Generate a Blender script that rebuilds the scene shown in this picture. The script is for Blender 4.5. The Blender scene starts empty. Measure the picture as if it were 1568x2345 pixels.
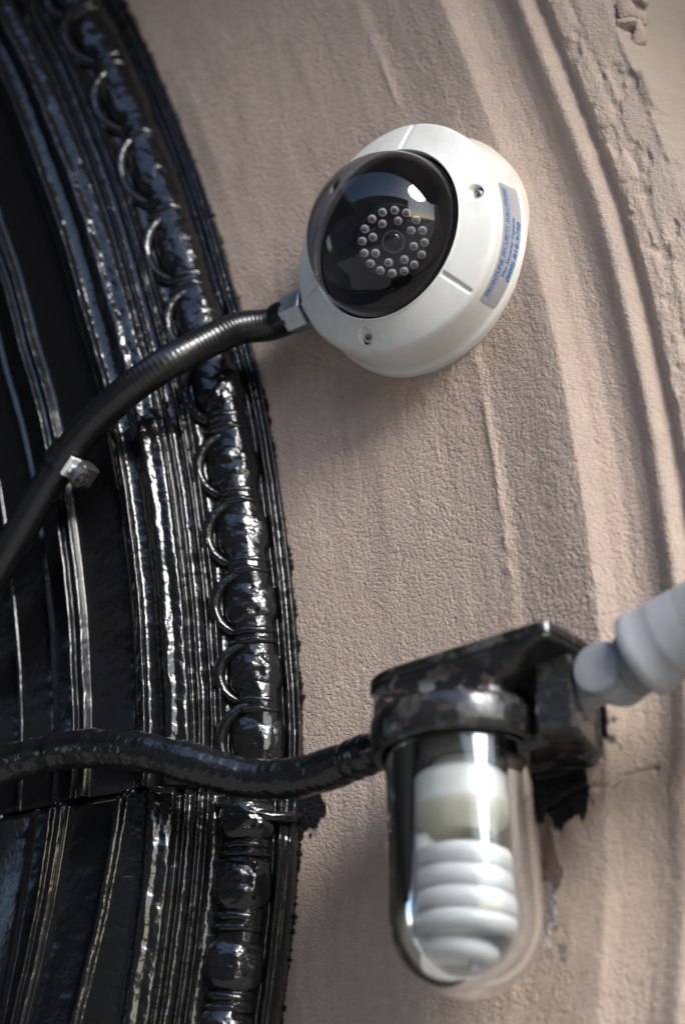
import bpy, math, random
import numpy as np
from mathutils import Vector, Matrix
R_ = math.radians
random.seed(4)
S = bpy.context.scene
COL = S.collection

# ------------------------------------------------------------------ camera
IW, IH, LENS, SENS = 1568.0, 2345.0, 50.0, 23.5
F = IH * LENS / SENS
_a, _e, _r = R_(36), R_(22), R_(5)
_cr = np.array([math.cos(_a), math.sin(_a), 0.0])
_cu = np.array([math.sin(_a) * math.sin(_e), -math.cos(_a) * math.sin(_e), math.cos(_e)])
CB = np.cross(_cr, _cu)
CR = _cr * math.cos(_r) - _cu * math.sin(_r)
CU = _cu * math.cos(_r) + _cr * math.sin(_r)
DEV = np.array([0.0, 0.0, 2.2])                      # where the dome camera meets the wall
_d = 1.40
CO = DEV - ((975 - IW / 2) / F * _d * CR - (587 - IH / 2) / F * _d * CU - _d * CB)

def at(px, py, h=0.0):
    """point a height h in front of the wall plane, surveyed from the photograph"""
    d = (px - IW / 2) / F * CR - (py - IH / 2) / F * CU - CB
    return CO + (-h - CO[1]) / d[1] * d

cam = bpy.data.cameras.new('camera')
cam.sensor_fit = 'VERTICAL'; cam.sensor_height = SENS; cam.lens = LENS
cam.clip_start = 0.05; cam.clip_end = 400
cam.dof.use_dof = True
cam.dof.aperture_fstop = 2.2
cam.dof.focus_distance = 1.345
cam.dof.aperture_blades = 7
co = bpy.data.objects.new('camera', cam); COL.objects.link(co)
m = Matrix.Identity(4)
for i in range(3):
    m[i][0], m[i][1], m[i][2], m[i][3] = CR[i], CU[i], CB[i], CO[i]
co.matrix_world = m
S.camera = co

# ------------------------------------------------------------------ light
SUN = Vector((0.80, -0.27, 0.53)).normalized()
elev = math.asin(SUN.z); azim = math.atan2(SUN.x, SUN.y)
w = bpy.data.worlds.new('World'); S.world = w; w.use_nodes = True
nt = w.node_tree
for n in list(nt.nodes): nt.nodes.remove(n)
sky = nt.nodes.new('ShaderNodeTexSky'); sky.sky_type = 'NISHITA'
sky.sun_disc = False; sky.sun_elevation = elev; sky.sun_rotation = azim
sky.dust_density = 0.8; sky.air_density = 1.0; sky.ozone_density = 1.6
bg = nt.nodes.new('ShaderNodeBackground'); bg.inputs['Strength'].default_value = 0.11
wo = nt.nodes.new('ShaderNodeOutputWorld')
nt.links.new(sky.outputs[0], bg.inputs[0]); nt.links.new(bg.outputs[0], wo.inputs[0])
sl = bpy.data.lights.new('sun', 'SUN'); sl.energy = 1.5; sl.angle = R_(24); sl.color = (1.0, 0.975, 0.935)
so = bpy.data.objects.new('sun', sl); COL.objects.link(so)
so.rotation_euler = (-SUN).to_track_quat('-Z', 'Y').to_euler()
S.view_settings.view_transform = 'Standard'; S.view_settings.look = 'None'
S.view_settings.gamma = 1.0; S.view_settings.use_curve_mapping = False
S.view_settings.exposure = 1.93
S.cycles.max_bounces = 14; S.cycles.transmission_bounces = 14; S.cycles.transparent_max_bounces = 24

# ------------------------------------------------------------------ helpers
def mesh(name, V, Fc, mat=None, parent=None, smooth=True, attrs=None):
    V = np.asarray(V, dtype=np.float32)
    me = bpy.data.meshes.new(name)
    if isinstance(Fc, np.ndarray):
        nf, k = Fc.shape
        me.vertices.add(len(V)); me.vertices.foreach_set('co', V.ravel())
        me.loops.add(nf * k); me.loops.foreach_set('vertex_index', Fc.astype(np.int32).ravel())
        me.polygons.add(nf); me.polygons.foreach_set('loop_start', np.arange(0, nf * k, k, dtype=np.int32))
        me.update(calc_edges=True); me.validate()
    else:
        me.from_pydata([tuple(v) for v in V], [], Fc); me.update()
    me.polygons.foreach_set('use_smooth', [bool(smooth)] * len(me.polygons))
    for k, a in (attrs or {}).items():
        at_ = me.attributes.new(k, 'FLOAT', 'POINT'); at_.data.foreach_set('value', np.asarray(a, dtype=np.float32).ravel())
    if smooth and len(V) < 30000: me.set_sharp_from_angle(angle=R_(38))
    o = bpy.data.objects.new(name, me); COL.objects.link(o)
    if mat: me.materials.append(mat)
    if parent: o.parent = parent
    return o

def tag(o, label=None, cat=None, group=None, kind=None):
    for k, v in (('label', label), ('category', cat), ('group', group), ('kind', kind)):
        if v: o[k] = v
    return o

def thing(name, label, cat, loc=(0, 0, 0), rot=(0, 0, 0), group=None):
    o = bpy.data.objects.new(name, None); COL.objects.link(o)
    o.location = loc; o.rotation_euler = rot; o.empty_display_size = 0.02
    return tag(o, label, cat, group)

def grid_faces(n, m_, wrap=False):
    """n rows of m_ columns"""
    i = np.arange(n - 1)[:, None]; j = np.arange(m_ if wrap else m_ - 1)[None, :]
    j2 = (j + 1) % m_
    a = i * m_ + j; b = i * m_ + j2; c = (i + 1) * m_ + j2; d = (i + 1) * m_ + j
    return np.stack([a, b, c, d], -1).reshape(-1, 4)

def lathe(prof, seg=48, axis='z'):
    p = np.array(prof, float); t = np.linspace(0, 2 * np.pi, seg, endpoint=False)
    V = np.stack([p[:, 0:1] * np.cos(t), p[:, 0:1] * np.sin(t), np.repeat(p[:, 1:2], seg, 1)], -1).reshape(-1, 3)
    if axis == 'x': V = V[:, [2, 0, 1]]
    if axis == 'y': V = V[:, [1, 2, 0]]
    return V, grid_faces(len(p), seg, True)

def smooth_prof(pts, n=6):
    """Catmull-Rom through profile points"""
    P = np.array(pts, float); out = []
    for i in range(len(P) - 1):
        p0 = P[max(i - 1, 0)]; p1 = P[i]; p2 = P[i + 1]; p3 = P[min(i + 2, len(P) - 1)]
        for k in range(n):
            t = k / n
            out.append(0.5 * (2 * p1 + (p2 - p0) * t + (2 * p0 - 5 * p1 + 4 * p2 - p3) * t * t + (3 * p1 - p0 - 3 * p2 + p3) * t ** 3))
    out.append(P[-1]); return np.array(out)

def tube(path, rad, seg=20, cap=True):
    P = np.array(path, float); n = len(P)
    rad = np.broadcast_to(np.asarray(rad, float), (n,))
    T = np.gradient(P, axis=0); T /= np.linalg.norm(T, axis=1)[:, None]
    u = np.cross(T[0], [0.13, 0.21, 0.97]); u /= np.linalg.norm(u)
    t = np.linspace(0, 2 * np.pi, seg, endpoint=False)
    V = np.zeros((n, seg, 3))
    for i in range(n):
        u = u - T[i] * (u @ T[i]); u /= np.linalg.norm(u); v = np.cross(T[i], u)
        V[i] = P[i] + rad[i] * (np.cos(t)[:, None] * u + np.sin(t)[:, None] * v)
    V = V.reshape(-1, 3); Fc = grid_faces(n, seg, True).tolist()
    if cap:
        Fc.append(list(range(seg))[::-1]); Fc.append([(n - 1) * seg + k for k in range(seg)])
    return V, Fc

def join(*parts):
    V, Fc, o = [], [], 0
    for v, f in parts:
        v = np.asarray(v); V.append(v)
        Fc += [[int(i) + o for i in q] for q in f]; o += len(v)
    return np.concatenate(V), Fc

def box(x0, x1, y0, y1, z0, z1, b=0.0):
    """bevelled box"""
    if b <= 0:
        V = [(x, y, z) for x in (x0, x1) for y in (y0, y1) for z in (z0, z1)]
        return np.array(V), [[0, 1, 3, 2], [4, 6, 7, 5], [0, 4, 5, 1], [2, 3, 7, 6], [0, 2, 6, 4], [1, 5, 7, 3]]
    V = []; Fc = []
    idx = {}
    for sx in (0, 1):
        for sy in (0, 1):
            for sz in (0, 1):
                X, Y, Z = (x0, x1)[sx], (y0, y1)[sy], (z0, z1)[sz]
                ix, iy, iz = X + (b if sx == 0 else -b), Y + (b if sy == 0 else -b), Z + (b if sz == 0 else -b)
                for k, p in enumerate(((X, iy, iz), (ix, Y, iz), (ix, iy, Z))):
                    idx[sx, sy, sz, k] = len(V); V.append(p)
    g = lambda a, b_, c, k: idx[a, b_, c, k]
    for s in (0, 1):
        Fc.append([g(s, 0, 0, 0), g(s, 1, 0, 0), g(s, 1, 1, 0), g(s, 0, 1, 0)])
        Fc.append([g(0, s, 0, 1), g(1, s, 0, 1), g(1, s, 1, 1), g(0, s, 1, 1)])
        Fc.append([g(0, 0, s, 2), g(1, 0, s, 2), g(1, 1, s, 2), g(0, 1, s, 2)])
    for s in (0, 1):
        for t in (0, 1):
            Fc.append([g(0, s, t, 1), g(1, s, t, 1), g(1, s, t, 2), g(0, s, t, 2)])
            Fc.append([g(s, 0, t, 0), g(s, 1, t, 0), g(s, 1, t, 2), g(s, 0, t, 2)])
            Fc.append([g(s, t, 0, 0), g(s, t, 1, 0), g(s, t, 1, 1), g(s, t, 0, 1)])
    for k in range(8):
        s = (k >> 2 & 1, k >> 1 & 1, k & 1); Fc.append([g(*s, 0), g(*s, 1), g(*s, 2)])
    return np.array(V), Fc

def fix_normals(o):
    import bmesh
    bm = bmesh.new(); bm.from_mesh(o.data); bmesh.ops.recalc_face_normals(bm, faces=bm.faces); bm.to_mesh(o.data); bm.free()
    return o

_lat = {}
def noise(u, v, su, sv, seed=0):
    """value noise in -1..1 with cells su x sv"""
    if seed not in _lat: _lat[seed] = np.random.RandomState(seed).uniform(-1, 1, (512, 512))
    G = _lat[seed]; x = u / su + 137.3; y = v / sv + 211.7
    ix = np.floor(x).astype(int); iy = np.floor(y).astype(int); fx = x - ix; fy = y - iy
    fx = fx * fx * fx * (fx * (fx * 6 - 15) + 10); fy = fy * fy * fy * (fy * (fy * 6 - 15) + 10)
    a = G[ix % 512, iy % 512]; b = G[(ix + 1) % 512, iy % 512]; c = G[ix % 512, (iy + 1) % 512]; d = G[(ix + 1) % 512, (iy + 1) % 512]
    return (a * (1 - fx) + b * fx) * (1 - fy) + (c * (1 - fx) + d * fx) * fy

def sstep(a, b, x):
    t = np.clip((x - a) / (b - a), 0, 1); return t * t * (3 - 2 * t)

# ------------------------------------------------------------------ materials
class NT:
    def __init__(s, name):
        s.m = bpy.data.materials.new(name); s.m.use_nodes = True; s.t = s.m.node_tree
        for n in list(s.t.nodes): s.t.nodes.remove(n)
        s.out = s.n('ShaderNodeOutputMaterial')
    def n(s, kind, **kw):
        x = s.t.nodes.new(kind)
        for k, v in kw.items():
            if k in x.inputs: s.set(x.inputs[k], v)
            else: setattr(x, k, v)
        return x
    def set(s, inp, v):
        if hasattr(v, 'is_linked') or hasattr(v, 'links'): s.t.links.new(v, inp)
        else: inp.default_value = v
    def inp(s, node, **kw):
        for k, v in kw.items(): s.set(node.inputs[k.replace('_', ' ')], v)
        return node
    def noise(s, scale, detail=3, rough=0.55, vec=None, dist=0.0):
        x = s.n('ShaderNodeTexNoise'); x.inputs['Scale'].default_value = scale; x.inputs['Detail'].default_value = detail
        x.inputs['Roughness'].default_value = rough; x.inputs['Distortion'].default_value = dist
        s.t.links.new(vec or s.obj(), x.inputs['Vector']); return x.outputs['Fac']
    def obj(s):
        if not hasattr(s, '_o'): s._o = s.n('ShaderNodeTexCoord').outputs['Object']
        return s._o
    def stretch(s, sc):
        x = s.n('ShaderNodeMapping'); s.t.links.new(s.obj(), x.inputs['Vector']); x.inputs['Scale'].default_value = sc
        return x.outputs['Vector']
    def ramp(s, fac, stops):
        x = s.n('ShaderNodeValToRGB'); el = x.color_ramp.elements
        while len(el) < len(stops): el.new(0.5)
        for e_, (p, c) in zip(el, stops):
            e_.position = p; e_.color = (c if isinstance(c, tuple) else (c, c, c)) + (1,)
        s.t.links.new(fac, x.inputs['Fac']); return x.outputs['Color']
    def mix(s, fac, a, b, blend='MIX'):
        x = s.n('ShaderNodeMix', data_type='RGBA', blend_type=blend)
        for i, v in ((0, fac), (6, a), (7, b)):
            if isinstance(v, tuple): v = v + (1,) if len(v) == 3 else v
            s.set(x.inputs[i], v)
        return x.outputs[2]
    def attr(s, name):
        return s.n('ShaderNodeAttribute', attribute_name=name).outputs['Fac']
    def math(s, op, a, b=0.0):
        x = s.n('ShaderNodeMath', operation=op); s.set(x.inputs[0], a); s.set(x.inputs[1], b); return x.outputs[0]
    def bump(s, h, dist, strength=1.0, prev=None):
        x = s.n('ShaderNodeBump'); x.inputs['Distance'].default_value = dist; x.inputs['Strength'].default_value = strength
        s.t.links.new(h, x.inputs['Height'])
        if prev is not None: s.t.links.new(prev, x.inputs['Normal'])
        return x.outputs['Normal']
    def bsdf(s, color, rough=0.5, metal=0.0, normal=None, spec=0.5, coat=0.0):
        x = s.n('ShaderNodeBsdfPrincipled')
        s.set(x.inputs['Base Color'], color + (1,) if isinstance(color, tuple) else color)
        s.set(x.inputs['Roughness'], rough); s.set(x.inputs['Metallic'], metal)
        s.set(x.inputs['Specular IOR Level'], spec); x.inputs['Coat Weight'].default_value = coat
        if normal is not None: s.t.links.new(normal, x.inputs['Normal'])
        s.t.links.new(x.outputs[0], s.out.inputs[0]); return x
    def surf(s, sock): s.t.links.new(sock, s.out.inputs[0]); return s.m

def stucco():
    t = NT('painted brownstone stucco')
    big = t.noise(9, 5, 0.6); mid = t.noise(70, 4, 0.6); fine = t.noise(700, 3, 0.65)
    c = t.mix(t.ramp(big, [(0.3, 0.0), (0.7, 1.0)]), (0.43, 0.328, 0.262), (0.485, 0.382, 0.312))
    c = t.mix(t.math('MULTIPLY', t.ramp(mid, [(0.35, 1.0), (0.6, 0.0)]), 0.35), c, (0.34, 0.262, 0.218))
    drip = t.ramp(t.noise(60, 4, 0.6, t.stretch((1, 1, .10))), [(0.5, 0.0), (0.75, 1.0)])
    c = t.mix(t.math('MULTIPLY', drip, 0.35), c, (0.30, 0.225, 0.19))
    c = t.mix(t.math('MULTIPLY', t.attr('warm'), 0.55), c, (0.475, 0.375, 0.305))
    c = t.mix(t.math('MULTIPLY', t.attr('grey'), 0.6), c, (0.30, 0.262, 0.215))
    sp = t.n('ShaderNodeTexVoronoi'); sp.inputs['Scale'].default_value = 42; t.t.links.new(t.obj(), sp.inputs['Vector'])
    spot = t.math('MULTIPLY', t.math('LESS_THAN', sp.outputs['Distance'], 0.055), t.math('GREATER_THAN', sp.outputs['Color'], 0.72))
    c = t.mix(t.math('MULTIPLY', spot, 0.6), c, (0.13, 0.085, 0.065))
    c = t.mix(t.attr('white'), c, (0.62, 0.62, 0.62))
    c = t.mix(t.attr('rust'), c, (0.10, 0.055, 0.043))
    c = t.mix(t.attr('black'), c, (0.008, 0.008, 0.009))
    wn = t.n('ShaderNodeTexNoise'); wn.inputs['Scale'].default_value = 260; wn.inputs['Detail'].default_value = 2; t.t.links.new(t.obj(), wn.inputs['Vector'])
    def grains(scale, warp):
        ma = t.n('ShaderNodeVectorMath', operation='MULTIPLY_ADD'); t.t.links.new(wn.outputs['Color'], ma.inputs[0]); ma.inputs[1].default_value = (warp,) * 3; t.t.links.new(t.obj(), ma.inputs[2])
        vv = t.n('ShaderNodeTexVoronoi'); vv.inputs['Scale'].default_value = scale; t.t.links.new(ma.outputs[0], vv.inputs['Vector'])
        return t.math('MULTIPLY', t.math('SUBTRACT', 1.0, t.math('MULTIPLY', vv.outputs['Distance'], vv.outputs['Distance'])), t.math('ADD', t.math('MULTIPLY', vv.outputs['Color'], .6), .4))
    g1 = grains(430, .0016); g2 = grains(760, .001)
    gr = t.math('ADD', t.math('MULTIPLY', g1, 0.6), t.math('MULTIPLY', g2, 0.4))
    amp = t.ramp(t.noise(9, 3), [(0.3, 0.45), (0.65, 1.0)])
    nrm = t.bump(t.math('MULTIPLY', gr, amp), 0.0016, 0.95)
    nrm = t.bump(fine, 0.0007, 0.6, nrm)
    t.bsdf(c, t.mix(t.attr('black'), (0.78, 0.78, 0.78), (0.3, 0.3, 0.3)), normal=nrm, spec=0.3)
    return t.m

def gloss_black(name='thick glossy black paint', rough=0.14, lump=0.0009, brush=False):
    t = NT(name)
    a = t.noise(230, 1.5, 0.45); b = t.noise(75, 2, 0.5)
    calm = t.math('SUBTRACT', 1.0, t.math('MULTIPLY', t.attr('flat'), 0.72))
    n = t.bump(t.math('MULTIPLY', b, calm), lump * 1.4, 0.8); n = t.bump(t.math('MULTIPLY', a, calm), lump * .6, 0.9, n)
    if brush:
        s = t.noise(140, 4, 0.6, t.stretch((0.28, 1, 0.55))); n = t.bump(s, 0.0012, 0.8, n)
    r = t.ramp(t.noise(28, 3), [(0.35, rough), (0.75, rough + 0.07)])
    dust = t.ramp(t.noise(160, 4, 0.7), [(0.66, 0.0), (0.85, 0.12)])
    c = t.mix(dust, (0.0055, 0.0057, 0.0062), (0.03, 0.028, 0.024))
    t.bsdf(c, r, normal=n, spec=0.55); return t.m

def plain(name, color, rough, metal=0.0, bump=None, spec=0.5, vary=0.0):
    t = NT(name); n = None
    if bump: n = t.bump(t.noise(bump[0], 3), bump[1], 0.8)
    c = color
    if vary:
        if name == 'grey pvc': color = t.mix(t.math('MULTIPLY', t.ramp(t.noise(230, 3, 0.7), [(0.66, 0.0), (0.72, 1.0)]), 0.6), color, (0.12, 0.11, 0.10))
        c = t.mix(t.ramp(t.noise(60, 4, 0.65), [(0.35, 0.0), (0.7, 1.0)]), color, tuple(x * (1 - vary) for x in c))
    t.bsdf(c, rough, metal, n, spec); return t.m

def white_plastic():
    t = NT('white powder coated housing')
    g = t.math('ADD', t.ramp(t.noise(24, 5, 0.65), [(0.4, 0.0), (0.75, 0.4)]), t.ramp(t.noise(90, 4, 0.7, t.stretch((1, .12, 1))), [(0.55, 0.0), (0.8, 0.45)]))
    c = t.mix(g, (0.74, 0.735, 0.69), (0.50, 0.475, 0.42))
    v = t.n('ShaderNodeTexVoronoi'); v.inputs['Scale'].default_value = 95; t.t.links.new(t.obj(), v.inputs['Vector'])
    chip = t.math('MULTIPLY', t.math('LESS_THAN', t.math('ADD', v.outputs['Distance'], t.math('MULTIPLY', t.noise(600, 2), 0.12)), 0.15), t.math('GREATER_THAN', v.outputs['Color'], 0.83))
    c = t.mix(t.math('MULTIPLY', chip, 0.85), c, (0.09, 0.08, 0.075))
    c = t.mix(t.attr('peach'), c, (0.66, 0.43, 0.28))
    n = t.bump(t.noise(1300, 2), 0.00005, 0.6)
    t.bsdf(c, 0.3, normal=n, spec=0.5); return t.m

def chipped_black():
    t = NT('chipped black paint on grey cast metal')
    nn = t.noise(70, 4, 0.62)
    chip = t.math('MULTIPLY', t.ramp(nn, [(0.52, 0.0), (0.57, 1.0)]), t.attr('chip'))
    under = t.mix(t.ramp(t.noise(120, 2), [(0.45, 0.0), (0.55, 1.0)]), (0.25, 0.27, 0.29), (0.17, 0.115, 0.105))
    dust = t.ramp(t.noise(300, 4, 0.7), [(0.55, 0.0), (0.8, 0.35)])
    c = t.mix(chip, t.mix(dust, (0.012, 0.012, 0.012), (0.06, 0.055, 0.045)), under)
    n = t.bump(t.noise(90, 3, 0.5), 0.0012, 0.8)
    t.bsdf(c, t.ramp(nn, [(0.3, 0.1), (0.7, 0.28)]), normal=n, spec=0.5); return t.m

def clear(name, tint, ior=1.45, rough=0.0, gloss=1.0, dirt=0.0, power=5.0, edge=0.0):
    """thin transparent shell: Fresnel reflection over tinted transmission"""
    t = NT(name)
    tr = t.n('ShaderNodeBsdfTransparent'); tr.inputs[0].default_value = tint + (1,)
    gl = t.n('ShaderNodeBsdfGlossy'); gl.inputs['Roughness'].default_value = rough; gl.inputs[0].default_value = (gloss, gloss, gloss, 1)
    lw = t.n('ShaderNodeLayerWeight'); lw.inputs['Blend'].default_value = 0.5
    if edge:   # longer path through the glass wall near its outline
        t.t.links.new(t.mix(t.math('MULTIPLY', t.math('POWER', lw.outputs['Facing'], 2.2), edge), tint, tuple(x * .3 for x in tint)), tr.inputs[0])
    f0 = ((ior - 1) / (ior + 1)) ** 2
    fr = t.math('ADD', t.math('MULTIPLY', t.math('POWER', lw.outputs['Facing'], power), 1 - f0), f0)
    mx = t.n('ShaderNodeMixShader'); t.t.links.new(fr, mx.inputs[0]); t.t.links.new(tr.outputs[0], mx.inputs[1]); t.t.links.new(gl.outputs[0], mx.inputs[2])
    last = mx
    if dirt:
        df = t.n('ShaderNodeBsdfDiffuse'); df.inputs[0].default_value = (0.5, 0.48, 0.45, 1)
        m2 = t.n('ShaderNodeMixShader')
        t.t.links.new(t.math('MULTIPLY', t.ramp(t.noise(55, 5, 0.7), [(0.4, 0.15), (0.8, 1.0)]), dirt), m2.inputs[0])
        t.t.links.new(mx.outputs[0], m2.inputs[1]); t.t.links.new(df.outputs[0], m2.inputs[2]); last = m2
    return t.surf(last.outputs[0])

def glass_mat():
    t = NT('clear jar glass'); g = t.n('ShaderNodeBsdfGlass'); g.inputs['IOR'].default_value = 1.44; g.inputs['Roughness'].default_value = 0.0
    g.inputs['Color'].default_value = (0.97, 0.985, 0.98, 1); return t.surf(g.outputs[0])
M = dict(
    stone=plain('brown ledge stone', (0.30, 0.23, 0.19), 0.85, bump=(150, 0.002), vary=0.2),
    stucco=stucco(), black=gloss_black(), blackflat=gloss_black('brushed black door paint', 0.2, 0.0006, True),
    conduit=gloss_black('black painted conduit', 0.27, 0.0003), pipe=gloss_black('lumpy black painted pipe', 0.19, 0.0012),
    white=white_plastic(), chipped=chipped_black(),
    dome=clear('smoked dome', (0.50, 0.49, 0.52), 1.52, 0.0, 1.0, 0.012), glass=glass_mat(),
    steel=plain('screw steel', (0.55, 0.54, 0.52), 0.28, 1.0, (500, 0.0002)),
    zinc=plain('zinc plated hex nut', (0.45, 0.49, 0.52), 0.33, 0.75, (300, 0.0002), vary=0.35),
    void=plain('matt black plastic', (0.012, 0.012, 0.013), 0.5), gap=plain('black gasket', (0.006, 0.006, 0.006), 0.55),
    inner=plain('dark camera module', (0.007, 0.007, 0.008), 0.45), lens=plain('camera lens', (0.004, 0.004, 0.008), 0.05, spec=0.8),
    led=plain('led epoxy', (0.85, 0.84, 0.82), 0.2), ledc=plain('led die', (0.10, 0.10, 0.10), 0.3),
    sticker=plain('silver foil sticker', (0.47, 0.46, 0.48), 0.33, 0.25, (900, 0.00005), vary=0.12), ink=plain('blue ink', (0.015, 0.16, 0.42), 0.45),
    pvc=plain('grey pvc', (0.28, 0.292, 0.308), 0.36, 0.0, (420, 0.00012), vary=0.12),
    bulb=plain('white tube', (0.74, 0.74, 0.76), 0.25), ballast=plain('white ballast plastic', (0.70, 0.70, 0.69), 0.35),
    cream=plain('aged ballast plastic', (0.62, 0.585, 0.47), 0.4), brass=plain('socket', (0.16, 0.15, 0.12), 0.4, 0.6),
)

# ------------------------------------------------------------------ the arch frame of reference
AX, AZ, AR = -1.333, 1.995, 1.203                 # centre and radius of the black moulding's outer edge
_th = np.array([-16, -12.3, -8.5, -4, 0, 4, 8, 12, 18, 22, 27, 40])
_er = np.array([-6, -4.4, 0, 3.4, 2.0, 0.8, 0.2, -3.6, -2.2, 0.3, 5.0, 8.0]) / 1000
def edge_off(th_deg): return np.interp(th_deg, _th, _er)
def pol(r, th, h):
    """r metres outside the moulding edge, th radians, h metres in front of the wall plane -> world"""
    q = AR + r + edge_off(np.degrees(th))
    return np.stack([AX + q * np.cos(th), -h + 0 * q, AZ + q * np.sin(th)], -1)
def th_of(p): return math.atan2(p[2] - AZ, p[0] - AX)

# ------------------------------------------------------------------ setting: pavement, road, the street the dome mirrors
def sheet(name, x0, x1, y0, y1, z, mat):
    return tag(mesh(name, [(x0, y0, z), (x1, y0, z), (x1, y1, z), (x0, y1, z)], [[0, 1, 2, 3]], mat, smooth=False), kind='structure')
sheet('ground', -150, 150, -150, 150, -0.2, plain('earth', (0.09, 0.085, 0.075), 0.9))
sheet('road', -60, 60, -12, -4.0, -0.12, plain('asphalt', (0.05, 0.05, 0.052), 0.85, bump=(60, 0.01)))
V, Fc = box(-60, 60, -3.99, 0.3, -0.15, 0.0, 0.02)
tag(mesh('pavement', V, Fc, plain('concrete pavement', (0.30, 0.29, 0.27), 0.85, bump=(40, 0.003), vary=0.2), smooth=False), kind='structure')
V, Fc = box(-60, 60, -16, -12.01, -0.15, 0.0, 0.02)
tag(mesh('pavement', V, Fc, plain('far pavement', (0.28, 0.27, 0.26), 0.85, vary=0.2), smooth=False), kind='structure')

bt = thing('apartment_building', 'brown terrace across the street mirrored in the smoked dome', 'building', (0, -16, 0))
V, Fc = box(-22, 22, -6, 0, 0, 12.5, 0.05)
mesh('wall', V, Fc, plain('brown terrace stone', (0.20, 0.13, 0.10), 0.85, bump=(3, 0.02), vary=0.3), bt, False)
wg = plain('window glass', (0.03, 0.035, 0.04), 0.05); wf = plain('window frame paint', (0.6, 0.58, 0.53), 0.5)
pane0 = fr0 = None
for i in range(11):
    for k in range(4):
        x, z = -20 + 4 * i, 1.4 + 2.9 * k
        if pane0 is None:
            fr0 = mesh('window', *join(box(-0.6, -0.5, 0, .08, 0, 1.8), box(0.5, 0.6, 0, .08, 0, 1.8), box(-.5, .5, 0, .07, 1.7, 1.8), box(-.7, .7, 0, .15, -.12, 0), box(-.5, .5, 0.01, .05, .86, .92)), wf, bt, False)
            pane0 = mesh('pane', *box(-.5, .5, 0.002, .02, 0, 1.7), wg, fr0, False); f_ = fr0
        else:
            f_ = fr0.copy(); COL.objects.link(f_); p_ = pane0.copy(); COL.objects.link(p_); p_.parent = f_
        f_.location = (x, 0.001, z)

leaf = NT('leaves'); leaf.bsdf(leaf.mix(leaf.noise(1.7, 3), (0.02, 0.055, 0.012), (0.06, 0.12, 0.03)), 0.55)
bark = plain('bark', (0.10, 0.075, 0.055), 0.9, bump=(20, 0.02))
def tree(x, y, hgt, rad, label, seed):
    rs = np.random.RandomState(seed)
    t = thing('street_tree', label, 'tree', (x, y, 0), group='street trees mirrored in the dome')
    P = [(0, 0, -.1), (0.05, .02, hgt * .25), (-.03, .05, hgt * .5), (.06, 0, hgt * .75)]
    parts = [tube(P, [.17, .13, .11, .05], 9)]
    for k in range(7):
        a = rs.uniform(0, 6.28); z = hgt * rs.uniform(.32, .6); e = np.array([math.cos(a), math.sin(a), .8]) * rad * rs.uniform(.5, .9)
        parts.append(tube([(0, 0, z), e * .5 + (0, 0, z), e + (0, 0, z + .2)], [.07, .045, .015], 6))
    mesh('trunk', *join(*parts), bark, t)
    n = 2600; c = rs.normal(size=(60, 3)); c /= np.linalg.norm(c, axis=1)[:, None]
    c = c * rs.uniform(.35, .95, (60, 1)) * [rad, rad, rad * .85] + [0, 0, hgt * .68]
    P = c[rs.randint(0, 60, n)] + rs.normal(size=(n, 3)) * rad * .16
    u = rs.normal(size=(n, 3)); u /= np.linalg.norm(u, axis=1)[:, None]; v = np.cross(u, rs.normal(size=(n, 3))); v /= np.linalg.norm(v, axis=1)[:, None]
    s = rs.uniform(.10, .22, (n, 1))
    V = np.stack([P - u * s, P + v * s * .6, P + u * s, P - v * s * .6], 1).reshape(-1, 3)
    mesh('crown', V, np.arange(4 * n).reshape(-1, 4), leaf.m, t, False)
tree(2.2, -13.2, 7.5, 2.4, 'green street tree mirrored in the right half of the dome', 3)
tree(8.5, -13.4, 8.2, 2.7, 'taller green street tree mirrored at the rim of the dome', 5)

ct = thing('parked_car', 'pale car parked across the street mirrored in the dome', 'car', (1.0, -10.9, -0.12))
cs = [(-2.15, .45, .62, .74), (-2.05, .3, .8, .82), (-1.2, .25, .92, .88), (0, .25, .95, .9), (1.3, .25, .9, .88), (2.05, .3, .78, .8), (2.2, .42, .6, .7)]
def loft(st):
    V = []; n = 12
    for x, z0, z1, wd in st:
        for k in range(n):
            a = 2 * math.pi * (k + .5) / n; c_, s_ = math.cos(a), math.sin(a)
            V.append((x, wd * math.copysign(abs(c_) ** .45, c_), (z0 + z1) / 2 + (z1 - z0) / 2 * math.copysign(abs(s_) ** .45, s_)))
    Fc = grid_faces(len(st), n, True).tolist(); Fc += [list(range(n))[::-1], [(len(st) - 1) * n + k for k in range(n)]]
    return np.array(V), Fc
carp = plain('pale car paint', (0.70, 0.70, 0.70), 0.2, spec=0.7)
mesh('body', *loft(cs), carp, ct)
cb = mesh('cabin', *loft([(-1.5, .85, .95, .8), (-.9, .85, 1.36, .7), (.2, .85, 1.42, .7), (.9, .85, .97, .8)]), wg, ct)
mesh('roof', *loft([(-.95, 1.36, 1.40, .6), (-.5, 1.38, 1.45, .66), (.1, 1.38, 1.46, .66), (.35, 1.34, 1.38, .6)]), carp, cb)
for x in (-1.35, 1.35):
    for y in (-.78, .78):
        wl = mesh('wheel', *lathe([(0, -.1), (.29, -.1), (.32, -.07), (.32, .07), (.29, .1), (0, .1)], 20, 'y'), plain('tyre', (0.02, 0.02, 0.02), 0.8), ct); wl.location = (x, y, .32)
        mesh('rim', *lathe([(0, -.115), (.15, -.115), (.2, -.104), (.2, .104), (.15, .115), (0, .115)], 16, 'y'), M['steel'], wl)

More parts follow.
